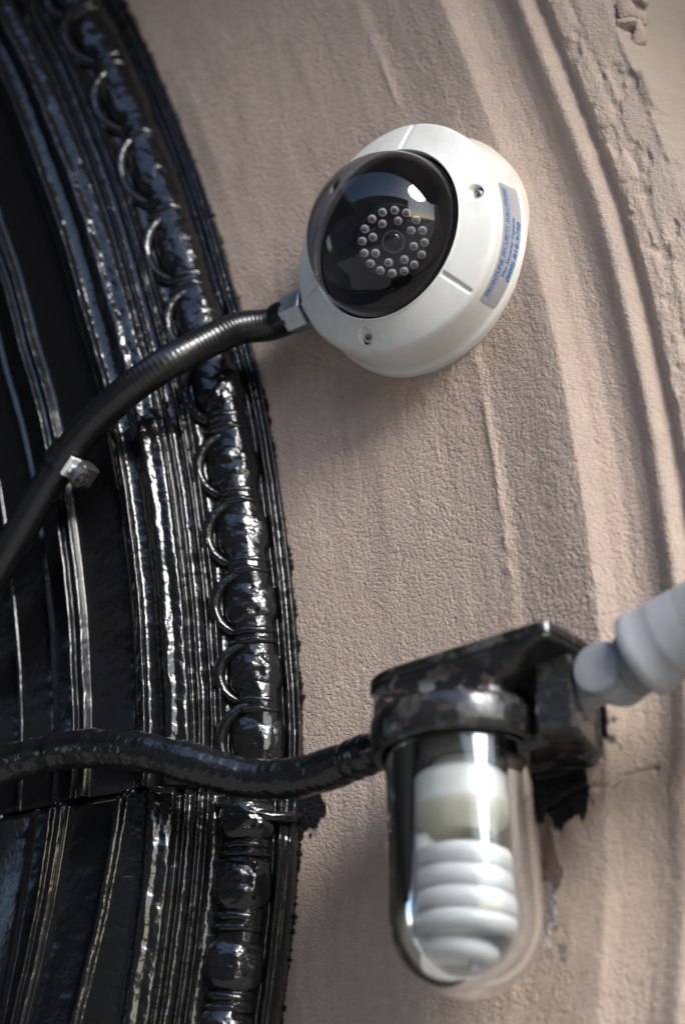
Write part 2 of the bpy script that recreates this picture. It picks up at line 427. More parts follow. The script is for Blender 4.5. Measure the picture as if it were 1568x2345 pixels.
# dark entrance canopy over the arch, above the frame
cn = thing('entrance_canopy', 'dark entrance canopy above the arch, mirrored dark in the top of the dome', 'canopy', (0, 0, 0))
mesh('soffit', *box(-3.2, -0.40, -1.7, 0.09, 2.85, 2.93, 0.01), plain('dark canopy soffit', (0.03, 0.03, 0.03), 0.6), cn, False)
mesh('fascia', *box(-3.22, -0.38, -1.76, -1.70, 2.80, 3.06, 0.01), plain('canopy fascia', (0.04, 0.04, 0.04), 0.4), cn, False)
mesh('side_blocker', *box(-3.3, -3.0, -1.7, 0.09, 0.0, 2.845, 0.01), plain('dark side blocker', (0.035, 0.033, 0.03), 0.5), cn, False)  # unseen wall added to block the bright sky on the left

hc = thing('shade_ledge', 'unseen ledge added above the arch to shade the top of the tan wall', 'light blocker', (0, 0, 0))  # ledge added out of view to keep sun off the upper wall
mesh('ledge', *box(-0.375, 1.6, -0.31, 0.09, 2.80, 2.92, 0.012), M['stone'], hc, False)
mesh('lower_ledge', *box(-0.37, 1.58, -0.19, 0.088, 2.72, 2.797, 0.02), M['stone'], hc, False)

# ------------------------------------------------------------------ stone wall
st = thing('stone_wall', 'rough tan stucco wall with curved stone bands around the black arch', 'wall', (0, 0, 0))
prof = np.array([(-12, -1), (0, 0), (156, 0), (158, .1), (164, -.2), (169, -1.0), (174, -1.0), (217, 2.2), (220.5, 2.2), (223, .4), (230, -5), (240, -9), (249, -10), (257, -8.2),
                 (263, -4.6), (266.5, -3.0), (269, -3.0), (272, -5.5), (276, -10), (279, -10.2), (283, -6.2), (286, -5), (293, -6.5), (297, -8.6), (301, -8.6), (308, -11), (316, -14),
                 (321, -19), (326, -28), (333, -52), (339, -80), (345, -96)], float) / 1000
NR, NTH = 392, 1330
rr = np.linspace(-0.011, 0.345, NR); tt = np.radians(np.linspace(-17.5, 37, NTH))
Rg, Tg = np.meshgrid(rr, tt); Sg = Tg * 1.33
h = np.interp(Rg, prof[:, 0], prof[:, 1])
h += .0011 * np.exp(-((Rg - .1625) / .0022) ** 2) * sstep(-.45, .5, noise(Sg, Rg, .035, .5, 25) + .5 * noise(Sg, Rg, .009, .5, 26))
# below the springing the bands are worn and shallow
fade = 1 - 0.6 * sstep(R_(-4.5), R_(-7), Tg) if False else 1 - 0.55 * sstep(0, 1, (R_(-4.2) - Tg) / R_(2.5))
h = np.where(Rg < 0.30, h * fade, h)
wob = noise(Sg, Rg, .06, .04, 21) * .0007 + noise(Sg, Rg, .15, .09, 22) * .0016
h += wob * sstep(0.0, 0.02, Rg)
rough = 0.55 + 0.45 * sstep(0.02, 0.22, Rg) - .25 * sstep(R_(10), R_(22), Tg)
h += rough * (noise(Sg, Rg, .0036, .0026, 1) * .00012 + noise(Sg, Rg, .0021, .0017, 2) * .00016 + noise(Sg, Rg, .008, .0055, 3) * .00012)
ero = sstep(.1, .7, noise(Sg, Rg, .012, .008, 31) + .5 * noise(Sg, Rg, .005, .004, 32))
h -= .0016 * ero * sstep(.258, .30, Rg)
# trowel marks running with the arch, a crack above the lower right block
h += .00022 * noise(Sg, Rg, .07, .007, 41) * sstep(0, .02, Rg)
h += .012 * sstep(-.1, .8, noise(Sg, Rg, .030, .017, 43) + .4 * noise(Sg, Rg, .011, .008, 44)) * sstep(.312, .328, Rg)
W = pol(Rg, Tg, h)
def near(px, py, rx, ry, seed, sc=.012, rag=.35, rot=0.0):
    """0..1 mask of a ragged patch centred on a surveyed spot; rx, ry in metres"""
    c = at(px, py); dx = W[..., 0] - c[0]; dz = W[..., 2] - c[2]
    ca, sa = math.cos(rot), math.sin(rot); x = dx * ca + dz * sa; z = -dx * sa + dz * ca
    d = np.maximum(np.abs(x) / rx, np.abs(z) / ry) * .5 + np.hypot(x / rx, z / ry) * .5
    d = d + rag * (noise(W[..., 0], W[..., 2], sc, sc, seed) * .6 + noise(W[..., 0], W[..., 2], sc * .3, sc * .5, seed + 1) * .4)
    return sstep(1.06, .94, d) if False else 1 - sstep(.92, 1.08, d)
cA, cB = at(1285, 1832), at(1425, 1782)
u = ((W[..., 0] - cA[0]) * (cB[0] - cA[0]) + (W[..., 2] - cA[2]) * (cB[2] - cA[2])) / ((cB[0] - cA[0]) ** 2 + (cB[2] - cA[2]) ** 2)
dist = (-(W[..., 0] - cA[0]) * (cB[2] - cA[2]) + (W[..., 2] - cA[2]) * (cB[0] - cA[0])) / math.hypot(cB[0] - cA[0], cB[2] - cA[2]) + noise(Sg, Rg, .012, .012, 51) * .0025
h -= .0022 * np.exp(-(dist / .0013) ** 2) * ((u > -.3) & (u < 1.5))
h += .004 * np.exp(-((dist + .022) / .02) ** 2) * sstep(-.3, .2, u)
W = pol(Rg, Tg, h)
brush = noise(Sg, Rg, .0022, .02, 61) * .0016 + noise(Sg, Rg, .012, .05, 62) * .0018 + noise(Sg, Rg, .05, .1, 63) * .0015
black = 1 - sstep(-.0006, .0006, Rg - .0005 - brush)
for a_ in ((700, 1870, .014, .013, 70, .01, .5), (1275, 1735, .021, .04, 72, .014, .5), (1240, 1800, .013, .020, 74, .007, .5), (1330, 1610, .02, .03, 76, .012, .4)):
    black = np.maximum(black, near(*a_))
rust = near(1244, 1925, .0085, .030, 80, .012, .5, .1) * .8 * (1 - black)
white = near(1246, 2060, .0075, .028, 84, .010, .6, .1) * .35
ink = near(1246, 2060, .005, .026, 86, .006, 1.1, .1)
black = np.maximum(black, ink * .5)
warm = sstep(.222, .24, Rg) * (.6 + .4 * noise(Sg, Rg, .05, .03, 90))
grey = sstep(.292, .33, Rg) * sstep(R_(4), R_(8), Tg)
mesh('stone_surround', W.reshape(-1, 3), grid_faces(NTH, NR), M['stucco'], st, True, dict(black=black, white=white * (1 - rust * .5), rust=rust, warm=np.clip(warm, 0, 1), grey=grey))
mesh('facade', [(-8, .1, -.1), (9, .1, -.1), (9, .1, 9), (-8, .1, 9)], [[0, 1, 2, 3]], M['stucco'], st, False, dict(black=[0] * 4, white=[0] * 4, rust=[0] * 4, warm=[0] * 4, grey=[.6] * 4))

# two eroded crescents of carving left on the outermost band
for pts in (((1405, 40), (1414, 24), (1432, 18), (1450, 28), (1462, 46), (1467, 62)), ((1410, 74), (1420, 60), (1436, 56), (1452, 66), (1465, 88), (1467, 106)), ((1436, -30), (1452, -22), (1466, -4), (1474, 16))):
    pp_ = smooth_prof(np.array([at(x_, y_, -.0205 - .002 * abs(i_ - 2)) for i_, (x_, y_) in enumerate(pts)]), 6); n_ = len(pp_)
    V, Fc = tube(pp_, .0018 + .0042 * np.sin(np.linspace(.25, 2.9, n_)) ** .7, 16)
    V = V + (noise(V[:, 0], V[:, 2], .008, .007, 3) * .0026 + noise(V[:, 0], V[:, 2], .003, .003, 5) * .001)[:, None]; k_ = len(V)
    mesh('carved_scroll', V, Fc, M['stucco'], st, True, dict(black=[0] * k_, white=[0] * k_, rust=[0] * k_, warm=[0] * k_, grey=[.3] * k_))

# ------------------------------------------------------------------ black arch
ar = thing('arch_moulding', 'black glossy cast arch moulding with beads and ridges, left of the tan wall', 'moulding', (0, 0, 0))
bp = [(0.5, .2), (-1, 3), (-2.2, 4.6), (-3.8, 3.8), (-5, 2.2), (-7, 2.4), (-8.6, 4.4), (-10, 5.6), (-11.6, 4.6), (-13, 1.2), (-15.5, 1.5), (-19, 6.5), (-25, 10.2), (-33, 11.6), (-41, 10.2), (-47, 6.5), (-51, 2.0), (-57, 1.4), (-60.5, 3), (-62.2, 5.4), (-63.5, 5.6), (-65.2, 3.2),
      (-67.5, 3.0), (-69.2, 5.6), (-70.6, 5.6), (-72.5, 2.4), (-77, 2.2), (-78.8, 5), (-80.2, 5.2), (-82, 2.2), (-84.5, 2.2), (-86, 6), (-87.8, 9.4), (-91, 10), (-95, 9.2), (-97, 9.2), (-101, 10), (-104, 9), (-106, 5.5), (-108, 0),
      (-117.5, -1), (-119.5, 3), (-121, 4.6), (-122.6, 4.4), (-124.5, 2), (-126, 0), (-128, -1), (-131, -4), (-148, -4.6), (-167, -4), (-169.5, 0), (-171, 2.2), (-172.6, 1.6), (-175, -1.8), (-178.5, -1.6), (-180.5, 2), (-182, 1.4), (-184, -5),
      (-200, -7), (-203, -6.2), (-205, -5), (-207, -7.4), (-236, -8), (-238, -6), (-240, -8.6), (-300, -9), (-420, -9)]
bpf = smooth_prof(np.array(bp), 4)[::-1] / 1000
BETA = R_(40); CBT, SBT = math.cos(BETA), math.sin(BETA); KAPP = CBT + .73 * SBT
def sc_th(th): return np.interp(np.degrees(th), [-20, -5, 0, 10, 20, 30, 40], [1.0, 1.0, 1.0, 1.05, 1.10, 1.14, 1.17])
def slope(ra, n, th):
    """profile position -> (r, h): the moulding climbs away from the wall on a flank turned to the right, flat beyond"""
    s_ = np.maximum(ra, -.1262) / KAPP * sc_th(th); fl_ = np.minimum(ra + .1262, 0)
    on = 1 - sstep(-.124, -.1275, -(-ra)) if False else (ra > -.1262) * 1.0
    r = s_ * CBT + fl_ + n * SBT * on; hh = -s_ * SBT + n * (CBT * on + (1 - on))
    return r, hh
TJ = -5.55                                            # the joint between the arch and the jamb below it
BATTER = .13                                          # the jamb leans out towards its foot
def moulding(th0, th1, nth, k, off, lift, seed, open_end):
    t_ = np.radians(np.linspace(th0, th1, nth))
    P, T = np.meshgrid(np.arange(len(bpf)), t_)
    r = bpf[P, 0]; hh = bpf[P, 1]
    ridge = sstep(.0, .004, hh)
    s = T * 1.1
    dh = noise(s, r, .006, .004, seed) * .00028 + noise(s, r, .016, .010, seed + 1) * .0006 + noise(s, r, .06, .03, seed + 2) * .0008
    dr = noise(s, r * 0, .011, 1, seed + 3) * .0002 + noise(s, r, .05, .05, seed + 4) * .0006
    amt = sstep(.001, -.004, r) if False else 1 - sstep(-.004, .0, r)
    r2 = r * k + off * (1 - sstep(-.006, 0.001, r)) + dr * amt
    hh = hh + lift * (1 - sstep(-.006, 0.001, r)) + dh * (.35 + .65 * ridge) * amt
    if open_end: hh = hh + BATTER * (R_(TJ) - T) * AR * (1 - sstep(-.006, 0.001, r)) * sstep(-.24, -.128, r)
    if open_end: hh = hh - .004 * (1 - sstep(0, .25, np.degrees(T.max() - T))) * (r < -.003)
    r3, h3 = slope(r2, hh, T)
    flat = (1 - sstep(-.132, -.126, r))
    return pol(r3, T, h3).reshape(-1, 3), grid_faces(nth, len(bpf)), dict(flat=flat * (1 - ridge))
V, Fc, At = moulding(TJ, 38, 900, 1.0, 0, 0.0, 101, False)
mesh('moulding', V, Fc, M['black'], ar, True, At)
V, Fc, At = moulding(-18, TJ - .05, 330, 1.06, -.004, .0022, 120, True)
mesh('moulding', V, Fc, M['black'], ar, True, At)
mesh('door_panel', *box(-2.7, -.30, -.052, .05, 0, 3.0), M['blackflat'], ar, False)

# bead, its raised shell, and the pair of reels between two beads: tangent = x, outward = y, height = z (metres)
def bead_mesh(lump):
    n1, n2 = 30, 36
    a = np.linspace(-1, 1, n1)[:, None]; b = np.linspace(0, math.pi, n2)[None]
    w_ = np.sqrt(np.clip(1 - (np.abs(a) ** 3.4), 0, 1)) * .98 + .02
    x = a * .0252 + 0 * b; y = -np.cos(b) * w_ * .0178; z = np.sin(b) * (.35 + .65 * w_) * .0126 * (.5 + .5 * w_) - .0005
    k = noise(x, y, .007, .006, lump) * .0007 + noise(x, y, .003, .003, lump + 1) * .00025
    return np.stack([x, y, z + k], -1).reshape(-1, 3), grid_faces(n1, n2)
def shell_mesh():
    p = []; rad = []
    for q in np.linspace(-2.1, 1.75, 40):
        p.append((-.001 + .0295 * math.sin(q) * .95, -.0005 - .0228 * math.cos(q), .0018 + .0044 * max(0, math.sin(q))))
        rad.append(.0036 + .0010 * math.cos(q))
    return tube(p, rad, 10)
def reel_mesh():
    out = []
    for dx, rad, wd in ((-.0042, .0134, .0042), (.0050, .0126, .0046)):
        n1, n2 = 9, 30
        a = np.linspace(-1, 1, n1)[:, None]; b = np.linspace(0, math.pi, n2)[None]
        k = rad * (1 - .22 * np.abs(a) ** 2.5)
        x = dx + a * wd + 0 * b; y = -np.cos(b) * k * 1.2; z = np.sin(b) * k * 1.0
        k2 = noise(x, y, .006, .006, 77) * .0005
        out.append((np.stack([x, y, z + k2], -1).reshape(-1, 3), grid_faces(n1, n2)))
    return join(*out)
me_b = [mesh('bead', *bead_mesh(s_), M['black'], ar) for s_ in (200, 210, 220)]
me_s = mesh('shell_rim', *shell_mesh(), M['black'], me_b[0])
me_r = mesh('reel', *reel_mesh(), M['black'], ar)
tops = [math.degrees(th_of(at(x_, y_, .03))) for x_, y_ in ((130, -95), (165, -15), (205, 70), (275, 220), (340, 375), (395, 560), (435, 730), (475, 880), (510, 1060), (535, 1215), (555, 1375), (567, 1535), (572, 1692))]
jam = [math.degrees(th_of(at(565, y_, .03))) for y_ in (1880, 2026, 2216, 2400)]
seq = [(t_, -.0345, 0.0) for t_ in tops] + [(t_, -.0405, .0055 + BATTER * max(0, R_(TJ - t_)) * AR) for t_ in jam]
first_r = True
for i, (t_, r_, lf) in enumerate(seq):
    th_ = R_(t_)
    sp = (seq[i][0] - seq[i + 1][0]) if i + 1 < len(seq) else 3.0
    if i == len(tops) - 1: sp = 2.6
    sc = R_(sp) * (AR + r_) / .0625
    def place(o, th, scx):
        r1, h1 = slope(np.array(r_), np.array(lf), np.array(th)); p = pol(r1, np.array(th), h1)
        tx = np.array([math.sin(th), 0, -math.cos(th)]) * -1.0     # up along the arch
        ou = np.array([math.cos(th), 0, math.sin(th)]); hh = np.array([0, -1.0, 0]); ou, hh = ou * CBT - hh * SBT, ou * SBT + hh * CBT
        if th < R_(TJ) - .002: tx, hh = (tx - BATTER * hh) / math.hypot(1, BATTER), (hh + BATTER * tx) / math.hypot(1, BATTER)
        mm = Matrix.Identity(4)
        for q in range(3):
            mm[q][0], mm[q][1], mm[q][2], mm[q][3] = tx[q] * scx, ou[q], hh[q], p[q]
        o.matrix_local = mm
    if i < 3: b_ = me_b[i]
    else:
        b_ = me_b[i % 3].copy(); COL.objects.link(b_)
    place(b_, th_, sc)
    if i > 0 and i < len(tops):
        s_ = me_s.copy(); COL.objects.link(s_); s_.parent = b_
    if i == 12: continue
    ro = me_r if first_r else me_r.copy()
    if not first_r: COL.objects.link(ro)
    first_r = False
    place(ro, th_ - R_(sp) * .5, min(sc, 1.25))

# collar where the pipe crosses, over the joint
c = at(575, 1868, .03)
a_ = th_of(c); pts = []
for q in np.linspace(-1, 1, 24):
    r1, h1 = slope(np.array(-.032 + q * .030), np.array(.002 + .014 * math.sqrt(1 - q * q * .98)), np.array(a_)); p = pol(r1, np.array(a_ + .004 * q * q - .003 * q), h1)
    pts.append(p)
mesh('joint_bead', *tube(pts, .0036, 12), M['black'], ar)

# ------------------------------------------------------------------ dome camera
dv = thing('security_camera', 'white dome security camera with smoked dome and blue lettered side sticker', 'security camera', tuple(DEV + np.array([-.0018, 0, .0006])), (R_(90), 0, 0))
dv.scale = (1.025, 1.025, 1.0)
def lobes(ph): return np.cos(3 * (ph - R_(72)))
def r_side(ph, hh): return .0770 - .0012 * (hh / .026) + .0016 * lobes(ph) * (hh / .026)
NP = 540
ph = np.linspace(0, 2 * np.pi, NP, endpoint=False)
hs = np.array([-.004, .0, .0030, .0042, .0050, .0062, .0075, .012, .018, .023, .0265, .0273])
fl = np.array([.0020, .0022, .0022, .0019, .0012, .0003, 0, 0, 0, 0, 0, -.0001])
V = []
for a_, f_ in zip(hs, fl):
    rr_ = r_side(ph, max(a_, 0)) + f_; V.append(np.stack([rr_ * np.cos(ph), rr_ * np.sin(ph), 0 * ph + a_], -1))
V = np.array(V)
phd = (np.degrees(np.arctan2(V[..., 1], V[..., 0])))
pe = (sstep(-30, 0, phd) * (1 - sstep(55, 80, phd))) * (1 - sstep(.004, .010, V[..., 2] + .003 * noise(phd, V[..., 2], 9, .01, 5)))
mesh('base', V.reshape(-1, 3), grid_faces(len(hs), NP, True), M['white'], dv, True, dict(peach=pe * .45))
# cover: shoulder, face, ring; screw wells and three grooves pressed into it
t1 = np.concatenate([np.linspace(0, .25, 26), np.linspace(.25, 1, 70)[1:]])
def cover(t_, p_):
    rc = r_side(p_, .027)
    R0 = rc - .0001; k = np.minimum(t_ / .25, 1.0); a = k * 1.15
    rs, zs = .0055, .0060
    r1 = R0 - rs * (1 - np.cos(a)); z1 = .0274 + zs * np.sin(a)
    e_r = R0 - rs * (1 - math.cos(1.15)); e_z = .0274 + zs * math.sin(1.15)
    k2 = np.clip((t_ - .25) / .75, 0, 1)
    r2 = e_r + (.0560 - e_r) * k2; z2 = e_z + (.0412 - e_z) * (k2 ** .92)
    r = np.where(t_ <= .25, r1, r2); z = np.where(t_ <= .25, z1, z2)
    return r, z
Tq, Pq = np.meshgrid(t1, ph, indexing='ij')
rq, zq = cover(Tq, Pq)
SCREW = [(R_(4), .0640), (R_(126), .0645), (R_(247), .0640)]
xq, yq = rq * np.cos(Pq), rq * np.sin(Pq)
dz = np.zeros_like(zq)
for a_, r_ in SCREW:
    d = np.hypot(xq - r_ * math.cos(a_), yq - r_ * math.sin(a_)); dz -= .0042 * (1 - sstep(.0036, .0052, d))
for a_ in (72, 192, 312):
    da = (Pq - R_(a_) + math.pi) % (2 * math.pi) - math.pi
    lat = np.abs(da) * rq; dz -= .0013 * (1 - sstep(.0010, .0019, lat)) * (1 - sstep(.0745, .0765, rq)) * sstep(.2, .3, Tq + .12)
zq = zq + dz
V = np.stack([xq, yq, zq], -1)
ring = [(.0558, .0418), (.0553, .0421), (.0547, .0418), (.0543, .0406), (.0542, .036)]
V = np.concatenate([V, np.array([np.stack([a_ * np.cos(ph), a_ * np.sin(ph), 0 * ph + b_], -1) for a_, b_ in ring])])
mesh('cover', V.reshape(-1, 3), grid_faces(len(V), NP, True), M['white'], dv, True, dict(peach=np.zeros(V.shape[:2])))
# seam gasket between base and cover
mesh('gasket', *lathe([(.0715, .0265), (.0722, .0273), (.0715, .0281)], 90), M['gap'], dv)
for a_, r_ in SCREW:
    cxs, cys = r_ * math.cos(a_), r_ * math.sin(a_)
    zf = float(cover(np.array(.55), np.array(a_))[1])
    s0 = mesh('screw', *lathe([(0, .0016), (.0012, .0015), (.0014, .0006), (.0017, .0006), (.0018, .0017), (.0028, .0015), (.0034, .0009), (.0036, 0), (.0036, -.003)], 24), M['steel'], dv)
    s0.location = (cxs, cys, zf - .0041)
    g0 = mesh('socket', *lathe([(0, .00075), (.00172, .00075)], 6), M['gap'], s0)
    mesh('washer', *lathe([(.0036, .0002), (.0047, .0005), (.0047, -.001)], 24), M['gap'], s0)
# dome and what is inside it
DC = .0375
V, Fc = lathe([(.0528 * math.sin(a_), DC + .0495 * math.cos(a_)) for a_ in np.linspace(.0005, math.pi / 2, 48)] + [(.0528, .034)], 96)
mesh('dome', V, Fc, M['dome'], dv)
V, Fc = lathe([(.0538, .036), (.051, .0385), (.042, .034), (0.0, .033)], 72)
mesh('inner_liner', V, Fc, M['inner'], dv)
vd = np.array(CO - DEV); loc = np.array([vd[0], vd[2], -vd[1]]) - np.array([0, 0, DC]); loc /= np.linalg.norm(loc)
mod = mesh('camera_module', *lathe([(.0255 * math.sin(a_) + .0005, .0255 * math.cos(a_)) for a_ in np.linspace(.62, 3.1, 26)][:], 48), M['inner'], dv)
q = Vector(loc).to_track_quat('Z', 'Y'); mod.rotation_mode = 'QUATERNION'; mod.rotation_quaternion = q
mod.location = (0.0, -.002, DC - .004)
bd = mesh('led_board', *lathe([(0.0, .0204), (.0225, .0204), (.0232, .0198), (.0232, .016), (.0145, .0145)], 48), M['void'], mod)
mesh('lens', *lathe([(0, .0252), (.003, .0249), (.0048, .0240), (.0058, .0230), (.0060, .0226), (.0078, .0226), (.0080, .0195)], 40), M['lens'], mod)
mesh('lens_ring', *lathe([(.0060, .0227), (.0062, .0231), (.0068, .0231), (.0070, .0227)], 40), M['steel'], mod)
ledm = None
for n_, rad, off in ((16, .0190, .1), (8, .0128, .3)):
    for i in range(n_):
        a_ = 2 * math.pi * i / n_ + off
        if ledm is None:
            ledm = mesh('led', *lathe([(0, .0046), (.0009, .0045), (.0017, .0040), (.0022, .0030), (.0023, .0008), (.0027, .0007), (.0027, 0)], 16), M['led'], mod)
            led_c = mesh('led_die', *lathe([(.0006, .00475), (.0011, .00458), (.0014, .0043)], 12), M['ledc'], ledm); l_ = ledm
        else:
            l_ = ledm.copy(); COL.objects.link(l_); d_ = led_c.copy(); COL.objects.link(d_); d_.parent = l_
        l_.location = (rad * math.cos(a_), rad * math.sin(a_), .0205)
# sticker and its print, bent round the side
def wrap(u, v, lift):
    """u metres along the sticker from its lower end, v metres up from its lower edge"""
    p_ = R_(-49) + u / .0752; hh = .0052 + v
    rr_ = r_side(p_, hh) + lift
    return np.stack([rr_ * np.cos(p_), rr_ * np.sin(p_), hh], -1)
LU, LV = .0775, .0185
gu = np.linspace(0, LU, 60); gv = np.linspace(0, LV, 14)
U_, V_ = np.meshgrid(gu, gv, indexing='ij')
cr = .002
pin = np.clip((cr - np.minimum(U_, LU - U_)) / cr, 0, 1); sh = cr * (1 - np.sqrt(1 - pin ** 2))
V2 = sh + (V_ / LV) * (LV - 2 * sh)
stk = mesh('sticker', wrap(U_, V2, .00035).reshape(-1, 3), grid_faces(60, 14), M['sticker'], dv)
def print_line(body, u0, v0, size, bold, length, shear=.18):
    cu = bpy.data.curves.new('t', 'FONT'); cu.body = body; cu.size = size; cu.shear = shear; cu.offset = bold; cu.resolution_u = 2
    ob = bpy.data.objects.new('t', cu); COL.objects.link(ob)
    dg = bpy.context.evaluated_depsgraph_get(); me = ob.evaluated_get(dg).to_mesh()
    P = np.array([v.co[:] for v in me.vertices]); T = []
    me.calc_loop_triangles(); T = [list(t_.vertices) for t_ in me.loop_triangles]
    ob.evaluated_get(dg).to_mesh_clear(); bpy.data.objects.remove(ob); bpy.data.curves.remove(cu)
    P[:, 0] *= length / P[:, 0].max()
    return P[:, 0] + u0, P[:, 1] + v0, T
for name, body, u0, v0, size, bold, ln, shear in (
        ('lettering', 'FRONTLINE SECURITY SOLUTIONS', .0035, .0134, .0048, .00009, .0705, .2),
        ('lettering', 'The Security Experts', .0175, .0078, .0042, 0.00006, .0375, .15),
        ('lettering', '(800) 818-9798', .0165, .0022, .0050, .00010, .0375, .15)):
    uu, vv, T = print_line(body, u0, v0, size, bold, ln, shear)
    mesh(name, wrap(uu, vv, .00055), T, M['ink'], stk, False)
uu = np.linspace(.0035, .074, 50); V = np.concatenate([wrap(uu, 0 * uu + .0126, .00055), wrap(uu, 0 * uu + .01235, .00055)])
mesh('underline', V, [[i, i + 1, 51 + i, 50 + i] for i in range(49)], M['ink'], stk, False)

# ------------------------------------------------------------------ upper conduit, its hex nut and clamp
def spline(pts, n=14):
    return smooth_prof(np.array(pts), n)
ux = np.array([-.074, -.019, 2.2 - .0120])
path = [ux + [.004, 0, 0], ux - [.02, 0, 0], ux - [.04, .0, 0.0005]] + [at(*p) for p in ((545, 752, .034), (480, 780, .052), (380, 834, .076), (295, 893, .086), (222, 960, .088), (165, 1026, .088), (110, 1110, .088), (55, 1203, .088), (0, 1298, .088), (-70, 1420, .088), (-150, 1560, .088))]
pth = spline(path, 60)
ln = np.concatenate([[0], np.cumsum(np.linalg.norm(np.diff(pth, axis=0), axis=1))])
ss = np.arange(0, ln[-1], .0008); pth = np.stack([np.interp(ss, ln, pth[:, i]) for i in range(3)], -1)
cd = thing('flexible_conduit', 'black ribbed conduit curving from the white security camera across the arch', 'conduit', tuple(ux))
V, Fc = tube(pth - ux, +.0110 + .00009 * np.sin(ss * 2 * np.pi / .0032), 22)
mesh('hose', V, Fc, M['conduit'], cd)
V, Fc = lathe([(0, -.0085), (.0125, -.0085), (.0138, -.0075), (.0138, .0075), (.0125, .0085), (0, .0085)], 6, 'x')
hx = mesh('hex_nut', V, Fc, M['zinc'], cd, False); hx.location = (-.0165, 0, 0); hx.rotation_euler = (R_(14), 0, 0)
V, Fc = lathe([(.0085, -.006), (.0118, -.006), (.0122, -.005), (.0122, -.003), (.0105, -.002), (.0105, .004), (.008, .004)], 28, 'x')
mesh('ferrule', V, Fc, M['steel'], cd)
V, Fc = lathe([(.0098, -.006), (.0115, -.006), (.0121, -.004), (.0121, .006), (.009, .006)], 28, 'x')
fe = mesh('gland', V, Fc, M['conduit'], cd); fe.location = (-.0285, 0, 0)

i0 = int(np.argmin(np.linalg.norm(pth - at(150, 1048, .088), axis=1)))
cp = pth[i0]; tg = pth[i0 + 4] - pth[i0 - 4]; tg /= np.linalg.norm(tg)
hd = np.array([0, -1.0, 0]); sd = np.cross(tg, hd); sd /= np.linalg.norm(sd); hd = np.cross(sd, tg)
if sd[0] < 0: sd = -sd
cl = thing('hose_clamp', 'dark hose clamp with a bright screw head, around the ribbed black conduit', 'clamp', tuple(cp))
mm = Matrix.Identity(4)
for q_ in range(3): mm[q_][0], mm[q_][1], mm[q_][2], mm[q_][3] = tg[q_] * 1.22, sd[q_] * 1.14, hd[q_] * 1.14, cp[q_]
cl.matrix_world = mm
V, Fc = lathe([(.0102, -.0052), (.0112, -.0055), (.0116, -.0035), (.0109, -.001), (.0109, .001), (.0116, .0035), (.0112, .0055), (.0102, .0052)], 36, 'x')
mesh('strap', V, Fc, M['conduit'], cl)
dk = plain('dull clamp steel', (0.10, 0.10, 0.10), 0.35, 0.7, (300, .0003))
mesh('saddle', *join(box(-.006, .006, .010, .020, -.011, .002, .0012), box(-.0035, .0035, .009, .014, -.004, .007, .0008)), dk, cl, False)
brt = plain('bright worn steel', (0.72, 0.75, 0.74), 0.25, 0.35)
sh_ = mesh('screw_housing', *join(box(-.0058, .0058, .0115, .0145, -.001, .008, .0006), box(-.0022, .0022, .0145, .0165, .001, .0065, .0005)), brt, cl, False)
V, Fc = lathe([(0, .002), (.002, .002), (.0022, .0012), (.0045, .0018), (.0058, .0008), (.006, -.003), (0, -.003)], 24, 'y')
sw = mesh('clamp_screw', V, Fc, dk, cl); sw.location = (.001, .0215, .0015)
mesh('screw_slot', *join(box(-.0045, .0045, .0012, .0028, -.0005, .0005), box(-.0005, .0005, .0012, .0026, -.0045, .0045)), M['steel'], sw, False)

# ------------------------------------------------------------------ lower pipe
O = at(1050, 1700, .06)
lp = [at(*p) for p in ((-160, 1800, .086), (-60, 1778, .086), (40, 1745, .086), (130, 1722, .087), (230, 1713, .088), (330, 1722, .086), (430, 1746, .080), (520, 1772, .070), (600, 1785, .062), (690, 1778, .058), (770, 1756, .057), (840, 1728, .060), (900, 1712, .062))]
pp = spline(lp, 16)
k = np.arange(len(pp)); rad = .0122 + noise(k * .3, k * 0, 1, 1, 9) * .0007 + noise(k * 1., k * 0, 1, 1, 11) * .0003
pt = thing('black_pipe', 'thick lumpy black painted pipe running from the jar lamp across the arch', 'pipe', tuple(lp[-1]))
mesh('pipe_run', *tube(pp - lp[-1], rad, 24), M['pipe'], pt)

# ------------------------------------------------------------------ jar lamp
TILT = R_(-6)
lm = thing('wall_lamp', 'jar wall lamp with chipped black junction box and clear glass jar', 'lamp', tuple(O), (TILT, 0, 0))
def rrect(hx0, hx1, hy0, hy1, rad, n=10, lrad=None):
    out = []
    rl = lrad or rad
    for cx_, cy_, a0 in ((hx1 - rad, hy1 - rad, 0), (hx0 + rl, hy1 - rl, 90), (hx0 + rl, hy0 + rl, 180), (hx1 - rad, hy0 + rad, 270)):
        rad_ = rl if a0 in (90, 180) else rad
        for k in range(n + 1):
            a_ = R_(a0 + 90 * k / n); out.append((cx_ + rad_ * math.cos(a_), cy_ + rad_ * math.sin(a_)))
    return np.array(out)
RB = .0475
nseg = 44
top = rrect(-.0485, .083, -.034, .042, .008, lrad=.030)
aa = np.arctan2(top[:, 1], np.where(top[:, 0] > 0, top[:, 0] * .7, top[:, 0]))
circ = np.stack([RB * np.cos(aa), RB * np.sin(aa)], -1)
rows = []
for z_, kk in ((.0332, 0), (.0312, .10), (.0285, .30), (.025, .58), (.022, .80), (.019, .93), (.016, 1.0), (.010, 1.0)):
    o_ = top * (1 - kk) + circ * kk; rows.append(np.c_[o_, np.full(len(o_), z_)])
Vb = np.concatenate(rows)
chip = 1 - sstep(.010, .030, Vb[:, 2]) * .9
chip = chip * (1 - sstep(.01, .04, Vb[:, 0] - .02)) + .03
nb = len(top); Fb = grid_faces(len(rows), nb, True).tolist(); Fb.append(list(range(nb)))
fix_normals(mesh('junction_box', Vb, Fb, M['chipped'], lm, True, dict(chip=chip)))
